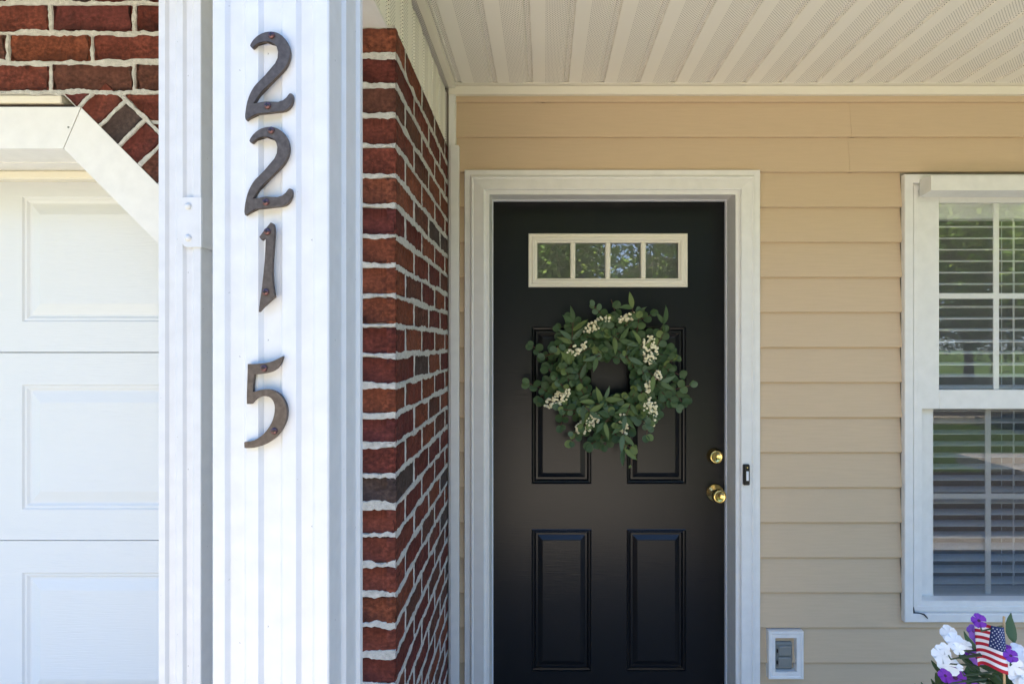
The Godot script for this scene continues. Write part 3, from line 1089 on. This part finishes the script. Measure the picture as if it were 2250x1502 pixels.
func build_wreath() -> void:
	rng.seed = 41
	var root := thing("wreath", "green eucalyptus wreath with cream berry clusters hanging on the black door", "wreath")
	var c := Vector3(0.2380, H - 0.1200, -2.118)
	var st := smooth()
	for turn in 3:
		var pts := []
		var rad := []
		for i in 41:
			var t := TAU * i / 40.0
			var rr := 0.155 + 0.018 * sin(3 * t + turn * 2.1) + 0.010 * sin(7 * t + turn)
			pts.append(c + Vector3(rr * cos(t), rr * 1.02 * sin(t), 0.010 * sin(5 * t + turn * 2.0) - 0.012))
			rad.append(0.0065)
		tube(st, pts, rad, 6, false)
	obj("vine_ring", st, M.vine, root)
	var rounds := [leaf_round(1), leaf_round(2), leaf_round(3)]
	var longs := [leaf_long(4), leaf_long(5), leaf_long(6)]
	# sprigs leave the ring; leaves sit in pairs along them
	var stems := smooth()
	var found := []
	var sprigs := 136
	for s in sprigs:
		var t := TAU * (s + rng.randf_range(-0.3, 0.3)) / sprigs
		var out := rng.randf_range(-1.0, 1.1)
		var rr := 0.156 + rng.randf_range(-0.045, 0.042)
		var p := c + Vector3(rr * cos(t), rr * sin(t), rng.randf_range(-0.005, 0.02))
		var tang := Vector3(-sin(t), cos(t), 0) * (-1.0 if s % 3 else 1.0)
		var dir := (tang * 0.75 + Vector3(cos(t), sin(t), 0) * out * 0.9 + Vector3(0, 0, rng.randf_range(0.0, 0.55))).normalized()
		var length := rng.randf_range(0.095, 0.155)
		var long := rng.randf() < 0.22
		if out < -0.1: length *= 0.82
		var pts := []
		var rad := []
		var nl := 4
		for i in nl + 1:
			var q := p + dir * length * i / nl + Vector3(0, -0.006 * i * i / 16.0, 0)
			pts.append(q)
			rad.append(0.0016)
			if i == 0 or q.y > H + 0.150: continue
			for side in [-1.0, 1.0]:
				var across: Vector3 = dir.cross(Vector3.BACK).normalized() * side
				var aim: Vector3 = (across * rng.randf_range(0.6, 1.0) + dir * rng.randf_range(0.3, 0.9) + Vector3(0, 0, rng.randf_range(-0.1, 0.5))).normalized()
				if i == nl and side > 0: aim = dir
				var face := (Vector3(0, 0, 1) + Vector3(rng.randf_range(-0.6, 0.6), rng.randf_range(-0.3, 0.7), 0)).normalized()
				var yv := face.cross(aim).normalized()
				var zv: Vector3 = aim.cross(yv).normalized()
				var size := rng.randf_range(0.028, 0.041) * (1.0 - 0.06 * i)
				var m: Mesh = rounds[rng.randi_range(0, 2)]
				if long:
					m = longs[rng.randi_range(0, 2)]
					size = rng.randf_range(0.050, 0.072)
					if side < 0 and i % 2: continue
				found.append([Transform3D(Basis(aim * size, yv * size, zv * size), q), m, M.leaves[rng.randi_range(0, 3)]])
		tube(stems, pts, rad, 5)
	# the leaves that lie foremost are parts; those behind them are one mass
	found.sort_custom(func(a, b): return a[0].origin.z > b[0].origin.z)
	var mass := MultiMesh.new()
	mass.transform_format = MultiMesh.TRANSFORM_3D
	mass.mesh = rounds[0]
	mass.instance_count = maxi(0, found.size() - 290)
	for i in found.size():
		if i < 290:
			var o := inst("leaf", found[i][1], found[i][2], root)
			o.transform = found[i][0]
		else:
			var tf: Transform3D = found[i][0]
			var k := minf(1.0, 0.034 / tf.basis.x.length())
			mass.set_instance_transform(i - 290, Transform3D(tf.basis * Basis.from_scale(Vector3.ONE * k), tf.origin))
	var back := MultiMeshInstance3D.new()
	back.multimesh = mass
	back.material_override = M.leaves[1]
	back.name = "leaf_mass"
	back.set_meta("kind", "stuff")
	root.add_child(back, true)
	# hanging tail
	var tail := [Vector3(0.318, H - 0.37, -2.115), Vector3(0.326, H - 0.415, -2.110), Vector3(0.323, H - 0.455, -2.112)]
	tube(stems, tail, [0.0014, 0.0012, 0.001], 5)
	obj("stems", stems, M.vine, root)
	for k in 3:
		var o := inst("leaf", rounds[k], M.leaves[2], root)
		var sz: float = [0.034, 0.030, 0.016][k]
		o.transform = Transform3D(Basis(Vector3(0.7 - k * 0.5, -0.7, 0.1) * sz, Vector3(0.7, 0.7 - k * 0.4, 0.1) * sz, Vector3(0, 0, 1) * sz), [Vector3(0.318, H - 0.385, -2.108), Vector3(0.327, H - 0.405, -2.106), Vector3(0.321, H - 0.449, -2.11)][k])
	# berry clusters: centre x, y, half width, half height, lean
	var spots := [[1313, 712, 30, 13, 0.5], [1385, 695, 28, 9, 0.3], [1268, 767, 24, 12, 0.6], [1427, 768, 19, 31, 0.0], [1446, 824, 9, 10, 0.0], [1423, 848, 8, 15, 0.0], [1428, 905, 15, 33, 0.0], [1225, 875, 28, 17, 0.5], [1290, 930, 27, 18, 0.5], [1370, 928, 11, 25, -0.3]]
	for b in spots:
		var s := 1250.0 / 2.075
		var o := Vector3((b[0] - 1196.0) / s, H + (755.0 - b[1]) / s, -2.072)
		st = smooth()
		var count := int(b[2] * b[3] / 6.5) + 8
		for k in count:
			var a := rng.randf() * TAU
			var q := sqrt(rng.randf())
			var x: float = b[2] * q * cos(a)
			var y: float = b[3] * q * sin(a) + x * b[4]
			var r := rng.randf_range(0.0042, 0.0060)
			var at := o + Vector3(x / s, y / s, rng.randf_range(-0.008, 0.012))
			lathe(st, at + Vector3(0, 0, -r), Vector3.BACK, [[0.0, 0.0], [r * 0.75, r * 0.34], [r, r], [r * 0.75, r * 1.66], [0.0, 2 * r]], 7)
		obj("berry_cluster", st, M.berry, root)

# ---------------------------------------------------------------- planter and flag
func blossom(sd: int) -> ArrayMesh:
	var r := RandomNumberGenerator.new()
	r.seed = sd
	var st := smooth()
	for k in 5:
		var t := TAU * k / 5.0 + r.randf_range(-0.1, 0.1)
		var d := Vector3(cos(t), sin(t), 0)
		var s := Vector3(-sin(t), cos(t), 0)
		var pts := [Vector3.ZERO, d * 0.30 + s * 0.24 + Vector3(0, 0, 0.05), d * 0.68 + s * 0.56 + Vector3(0, 0, 0.10), d * 0.98 + s * 0.34 + Vector3(0, 0, 0.06), d * 1.02 - s * 0.10 + Vector3(0, 0, 0.03), d * 0.80 - s * 0.46 + Vector3(0, 0, 0.0), d * 0.32 - s * 0.24 + Vector3(0, 0, -0.02)]
		for i in range(1, 6):
			tri(st, pts[0], pts[i + 1], pts[i])
	return done(st)

func build_planter() -> void:
	rng.seed = 23
	var root := thing("flower_planter", "tall clay planter of white and purple flowers in front of the window", "planter")
	var c := Vector3(1.05, 0, -1.25)
	var st := smooth()
	lathe(st, c, Vector3.UP, [[0.0, 0.002], [0.115, 0.002], [0.12, 0.02], [0.165, 0.56], [0.18, 0.57], [0.18, 0.61], [0.165, 0.612], [0.155, 0.58], [0.0, 0.575]], 28)
	obj("pot", st, M.pot, root)
	var leaf := [leaf_long(51), leaf_round(52)]
	for k in 290:
		var a := rng.randf() * TAU
		var q := sqrt(rng.randf())
		var hgt := 0.29 * (1.0 - q * q * 0.8) * rng.randf_range(0.35, 1.0)
		var p := c + Vector3(0.165 * q * cos(a), 0.60 + hgt, 0.165 * q * sin(a))
		var aim := Vector3(cos(a) * 0.8 + rng.randf_range(-0.5, 0.5), rng.randf_range(-0.2, 0.7), sin(a) * 0.8 + rng.randf_range(-0.5, 0.5)).normalized()
		var yv := aim.cross(Vector3(rng.randf_range(-0.3, 0.3), 1, rng.randf_range(-0.3, 0.3))).normalized()
		var zv := aim.cross(yv).normalized()
		var size := rng.randf_range(0.042, 0.066)
		var o := inst("leaf", leaf[0], M.leaves[rng.randi_range(0, 1)], root)
		o.transform = Transform3D(Basis(aim * size, yv * size * 1.6, zv * size), p)
	var bl := [blossom(1), blossom(2)]
	# x, y (photograph pixels at the planter's distance), size, kind
	var s := 1000.0
	var fl := [[2086, 1392, 0.019, 0], [2098, 1408, 0.017, 0], [2076, 1425, 0.012, 0], [2122, 1418, 0.013, 0], [2106, 1425, 0.012, 0], [2070, 1438, 0.020, 0], [2085, 1462, 0.022, 0], [2110, 1466, 0.007, 0],
		[2152, 1363, 0.014, 1], [2140, 1386, 0.014, 2], [2152, 1398, 0.018, 2], [2148, 1445, 0.016, 2], [2100, 1488, 0.024, 1], [2078, 1484, 0.014, 1], [2128, 1428, 0.012, 1],
		[2235, 1428, 0.016, 0], [2246, 1445, 0.020, 0], [2226, 1462, 0.020, 0], [2240, 1485, 0.022, 0], [2214, 1425, 0.010, 1], [2222, 1440, 0.013, 1], [2275, 1420, 0.02, 0], [2290, 1450, 0.02, 1], [2262, 1500, 0.02, 0], [2150, 1520, 0.02, 1], [2195, 1530, 0.02, 0]]
	for f in fl:
		var dist := 1.25 - rng.randf_range(0.02, 0.16)
		var at := Vector3((f[0] - 1196.0) / 1250.0 * dist, H + (755.0 - f[1]) / 1250.0 * dist, -dist)
		var face := (Vector3(at.x - c.x, rng.randf_range(0.0, 0.12), 0.16 + rng.randf_range(-0.1, 0.1))).normalized()
		var xv := face.cross(Vector3.UP).normalized()
		var yv := face.cross(xv).normalized()
		var size: float = f[2] * 0.92
		var m: Material = [M.petal_white, M.petal_purple, M.petal_lilac][f[3]]
		var o := inst("blossom", bl[rng.randi_range(0, 1)], m, root)
		o.transform = Transform3D(Basis(xv * size, yv * size, face * size), at)
		if f[3]:
			st = smooth()
			lathe(st, Vector3(0, 0, 0.02), Vector3.BACK, [[0.22, 0.0], [0.15, 0.04], [0.0, 0.05]], 8)
			obj("eye", st, M.eye, o)
		st = smooth()
		tube(st, [at - face * 0.002, at - face * 0.02 + Vector3(0, -0.02, 0), Vector3(lerpf(at.x, c.x, 0.5), minf(at.y - 0.05, 1.0), lerpf(at.z, c.z, 0.5))], [0.0012, 0.0014, 0.002], 5)
		obj("stalk", st, M.leaves[1], root)
	# small flag on a stick, pushed into the planter
	var fg := thing("stick_flag", "small stars and stripes flag on a wooden stick among the flowers", "flag")
	var d := 1.13
	var top := Vector3((2207.0 - 1196.0) / 1250.0 * d, H + (755.0 - 1354.0) / 1250.0 * d, -d)
	st = smooth()
	tube(st, [top, top + Vector3(0.001, -0.24, 0.0)], [0.0022, 0.0022], 8)
	obj("stick", st, M.wood, fg)
	# cloth
	var im := Image.create(380, 260, false, Image.FORMAT_RGB8)
	for k in 13:
		im.fill_rect(Rect2i(0, k * 20, 380, 20), col(178, 24, 48) if k % 2 == 0 else col(236, 232, 236))
	im.fill_rect(Rect2i(0, 0, 152, 140), col(26, 44, 96))
	for row in 9:
		for k in (6 if row % 2 == 0 else 5):
			var sx := int(12.6 * (1 + 2 * k + (row % 2)))
			var sy := 14 + row * 14
			for y in range(-5, 6):
				for x in range(-5, 6):
					var an := atan2(x, -y)
					var rr := 5.2 * (0.62 + 0.38 * cos(5.0 * an))
					if x * x + y * y <= rr * rr: im.set_pixel(sx + x, sy + y, col(240, 240, 244))
	var fm := mat(Color.WHITE, 0.75)
	fm.albedo_texture = tex(im)
	fm.backlight_enabled = true
	fm.backlight = Color(0.25, 0.25, 0.25)
	st = smooth()
	var hh := 0.090
	var grid := []
	for i in 17:
		var row := []
		for j in 9:
			var u := i / 16.0
			var v := j / 8.0
			var x := -0.027 * sin(u * 2.2) / sin(1.4) - 0.004 * sin(u * 9.0) * v
			if u > 0.72: x += (u - 0.72) * 0.06
			var zz := -0.060 * u * u + 0.012 * sin(u * 7.0 + v * 1.2)
			var y := -0.018 - hh * v - 0.008 * u * (1.0 - v) - 0.006 * u * u + 0.004 * sin(u * 6.0)
			row.append([top + Vector3(x - 0.002, y, zz + 0.002), Vector2(u, v)])
		grid.append(row)
	for i in 16:
		for j in 8:
			for k in [[0, 0], [1, 0], [1, 1], [0, 0], [1, 1], [0, 1]]:
				var g = grid[i + k[0]][j + k[1]]
				st.set_uv(g[1])
				st.add_vertex(g[0])
	obj("cloth", st, fm, fg)

# ---------------------------------------------------------------- grounds, roof, what the glass mirrors
func make_tree(at: Vector3, height: float, spread: float, sd: int, label: String, fork_at := 0.30) -> void:
	rng.seed = sd
	var root := thing("shade_tree", label, "tree", at, "trees across the street")
	var st := smooth()
	var fork := height * fork_at
	tube(st, [Vector3.ZERO, Vector3(0.05, fork * 0.5, 0), Vector3(0.0, fork, 0.05), Vector3(0.1, height * 0.75, 0)], [0.26, 0.20, 0.17, 0.06], 9)
	var tips := [Vector3(0.1, height * 0.75, 0)]
	for k in 9:
		var a := TAU * k / 9.0 + rng.randf_range(-0.3, 0.3)
		var e := Vector3(cos(a) * spread * rng.randf_range(0.45, 0.8), height * rng.randf_range(fork_at + 0.08, 0.88), sin(a) * spread * rng.randf_range(0.45, 0.8))
		var b := Vector3(0, fork * rng.randf_range(0.75, 1.2), 0)
		tube(st, [b, b.lerp(e, 0.5) + Vector3(0, 0.25, 0), e], [0.09, 0.06, 0.02], 6)
		tips.append(e)
		tips.append(b.lerp(e, 0.6) + Vector3(0, 0.3, 0))
	obj("trunk", st, M.bark, root)
	var lm := smooth()
	tri(lm, Vector3(0, 0, 0), Vector3(0.5, 0.28, 0.06), Vector3(1, 0, 0))
	tri(lm, Vector3(0, 0, 0), Vector3(1, 0, 0), Vector3(0.5, -0.28, 0.06))
	var leafm := done(lm)
	for tone_i in 3:
		var mm := MultiMesh.new()
		mm.transform_format = MultiMesh.TRANSFORM_3D
		mm.mesh = leafm
		var n := 6500
		mm.instance_count = n
		for i in n:
			var tip: Vector3 = tips[rng.randi_range(0, tips.size() - 1)]
			var v := Vector3(rng.randfn(), rng.randfn() * 0.8, rng.randfn()) * spread * 0.20
			var b := Basis.from_euler(Vector3(rng.randf() * TAU, rng.randf() * TAU, rng.randf() * TAU)).scaled(Vector3.ONE * rng.randf_range(0.16, 0.30))
			mm.set_instance_transform(i, Transform3D(b, tip + v))
		var o := MultiMeshInstance3D.new()
		o.multimesh = mm
		o.material_override = M.tree_leaves[tone_i]
		o.name = "crown"
		o.set_meta("kind", "stuff")
		root.add_child(o, true)

func build_grounds() -> void:
	var st := begin()
	quad(st, Vector3(-150, -0.30, 150), Vector3(-150, -0.30, -150), Vector3(150, -0.30, -150), Vector3(150, -0.30, 150))
	struct("lawn", st, M.grass)
	st = begin()
	bx(st, Vector3(-0.60, -0.28, -2.20), Vector3(4.2, 0.0, 0.35), 0.01)
	struct("porch_floor", st, M.slab)
	st = begin()
	bx(st, Vector3(-4.4, -0.5, -1.75), Vector3(-0.605, -0.09, 9.0))
	struct("driveway", st, M.concrete)
	st = begin()
	bx(st, Vector3(-0.60, -0.5, 0.36), Vector3(1.0, -0.14, 1.7))
	bx(st, Vector3(-0.60, -0.5, 1.705), Vector3(1.8, -0.15, 8.8))
	bx(st, Vector3(6.4, -0.5, 0.8), Vector3(9.5, -0.15, 4.6))
	struct("path", st, M.concrete)
	st = begin()
	bx(st, Vector3(1.005, -0.5, 0.36), Vector3(6.38, -0.20, 1.70))
	bx(st, Vector3(1.81, -0.5, 1.705), Vector3(6.38, -0.21, 3.6))
	struct("added_dark_bed", st, M.dark_ground)  # unseen bed, added to keep the lower window reflection dark
	st = begin()
	bx(st, Vector3(-150, -0.5, 9.05), Vector3(150, -0.22, 16.0))
	struct("street", st, M.asphalt)
	st = begin()
	bx(st, Vector3(-150, -0.5, 8.85), Vector3(150, -0.13, 9.04), 0.02)
	bx(st, Vector3(-150, -0.5, 16.01), Vector3(150, -0.13, 16.2), 0.02)
	struct("kerb", st, M.concrete)
	# roof over the porch, the garage and the house behind: keeps the sun off the front
	var rf := thing("house_roof", "shingled house roof and eaves above the porch and garage", "roof")
	st = begin()
	extrude(st, PackedVector2Array([Vector2(-0.62, 2.60), Vector2(-0.62, 2.76), Vector2(-5.5, 5.4), Vector2(-10.5, 2.78), Vector2(-10.5, 2.60)]), func(u, v, w): return Vector3(w, v, u), -5.0, 5.2)
	obj("shingles", st, M.shingle, rf)
	st = begin()
	bx(st, Vector3(-5.0, 2.50, -0.80), Vector3(-0.60, 2.598, -0.64))
	bx(st, Vector3(-0.24, 2.50, -0.665), Vector3(5.2, 2.598, -0.625))
	obj("fascia", st, M.trim, rf)
	st = begin()
	bx(st, Vector3(-5.0, 2.52, -1.50), Vector3(-0.745, 2.58, -0.805))
	obj("garage_eave", st, M.trim, rf)
	var hs := thing("house", "plain outer walls of the house behind the porch and garage", "house")
	st = begin()
	bx(st, Vector3(-4.6, -0.09, -10.0), Vector3(-4.45, 2.6, -1.40))
	bx(st, Vector3(4.2, -0.09, -10.0), Vector3(4.35, 2.6, -2.05))
	bx(st, Vector3(-4.45, -0.09, -10.0), Vector3(4.2, 2.6, -9.85))
	obj("wall", st, M.far_wall, hs)
	# across the street
	make_tree(Vector3(-7.5, -0.25, 19.5), 9.5, 3.8, 61, "broad leafy tree across the street facing the garage")
	make_tree(Vector3(-0.5, -0.25, 19.0), 10.5, 4.4, 62, "tall leafy tree across the street facing the front door")
	make_tree(Vector3(6.5, -0.25, 19.5), 10.0, 4.2, 63, "leafy tree across the street beside the neighbouring house")
	make_tree(Vector3(15.5, -0.25, 19.0), 10.0, 4.2, 64, "leafy tree across the street facing the window")
	make_tree(Vector3(22.0, -0.25, 17.5), 9.0, 4.0, 65, "leafy tree far along the street past the window")
	make_tree(Vector3(12.0, -0.28, 7.0), 6.0, 2.2, 66, "young leafy tree on the front lawn this side of the street")
	var far := [[-20.0, 24.0, 9.0, 5.0], [-13.0, 25.5, 11.0, 5.0], [-4.5, 34.0, 12.0, 5.5], [2.5, 36.0, 13.0, 5.5], [15.0, 27.0, 10.0, 5.0], [21.0, 24.0, 11.0, 5.2], [27.0, 21.0, 10.0, 5.0], [32.0, 15.0, 10.0, 5.0], [19.5, 12.5, 6.5, 3.6]]
	var words := ["far along the street past the garage", "behind the broad tree facing the garage", "behind the tall tree facing the door", "rising behind the neighbouring house", "just right of the neighbouring house", "behind the tree facing the window", "second beyond the window tree", "at the far end of the street", "low and bushy beside the street kerb"]
	for k in far.size():
		make_tree(Vector3(far[k][0], -0.28, far[k][1]), far[k][2], far[k][3], 80 + k, "dense leafy tree " + words[k], 0.16)
	var nb := thing("neighbour_house", "pale house with a grey gable roof across the street", "house", Vector3(5.2, -0.28, 27.0))
	st = begin()
	bx(st, Vector3(-5.0, 0, -3.5), Vector3(6.0, 2.7, 4.0))
	obj("wall", st, M.far_wall, nb)
	st = begin()
	extrude(st, PackedVector2Array([Vector2(-5.6, 2.6), Vector2(0.2, 6.2), Vector2(6.4, 2.6)]), func(u, v, w): return Vector3(u, v, w), -4.0, 4.5)
	obj("roof", st, M.shingle, nb)
	for x in [-3.4, 0.4, 3.2]:
		st = begin()
		rings(st, x, x + 1.1, 0.9 - H, 2.1 - H, [[0.0, 3.502], [0.0, 3.56], [0.08, 3.56], [0.08, 3.51]], true)
		var w := obj("window", st, M.trim, nb)
		st = begin()
		quad(st, Vector3(x + 0.08, 0.98, -3.515), Vector3(x + 0.08, 2.02, -3.515), Vector3(x + 1.02, 2.02, -3.515), Vector3(x + 1.02, 0.98, -3.515))
		obj("pane", st, M.black, w)

func _ready() -> void:
	# camera: level, facing the door wall squarely; the lens is shifted as in the photograph
	var cam := Camera3D.new()
	cam.name = "camera"
	add_child(cam)
	cam.position = Vector3(0, H, 0)
	var near := 0.05
	cam.set_frustum(near * 1502.0 / 1250.0, Vector2(near * (1125.0 - 1196.0) / 1250.0, near * (755.0 - 751.0) / 1250.0), near, 400.0)
	cam.current = true
	# sky, sun, exposure
	var env := Environment.new()
	env.background_mode = Environment.BG_SKY
	var sky := Sky.new()
	var sm := ProceduralSkyMaterial.new()
	sm.sky_top_color = Color(0.36, 0.54, 0.81)
	sm.sky_horizon_color = Color(0.78, 0.86, 0.92)
	sm.sky_curve = 0.16
	sm.ground_bottom_color = Color(0.30, 0.31, 0.26)
	sm.ground_horizon_color = Color(0.56, 0.60, 0.60)
	sm.sun_angle_max = 12.0
	sky.sky_material = sm
	env.sky = sky
	env.tonemap_mode = Environment.TONE_MAPPER_LINEAR
	env.background_energy_multiplier = 0.9
	env.tonemap_exposure = 4.3
	env.sdfgi_enabled = true
	env.ssao_enabled = true
	env.ssil_enabled = true
	var we := WorldEnvironment.new()
	we.name = "environment"
	we.environment = env
	add_child(we)
	var sun := DirectionalLight3D.new()
	sun.name = "sun"
	sun.light_energy = 1.6
	sun.light_color = Color(1.0, 0.95, 0.86)
	sun.light_angular_distance = 0.5
	sun.shadow_enabled = true
	add_child(sun)
	# high sun behind the house and a little to the left
	sun.look_at_from_position(Vector3(-1.2, 10.0, -2.4), Vector3.ZERO)

	make_materials()
	build_grounds()
	build_garage_wall()
	build_garage_door()
	build_pier()
	build_siding()
	build_ceiling()
	build_post()
	build_door()
	build_window()
	build_wreath()
	build_planter()
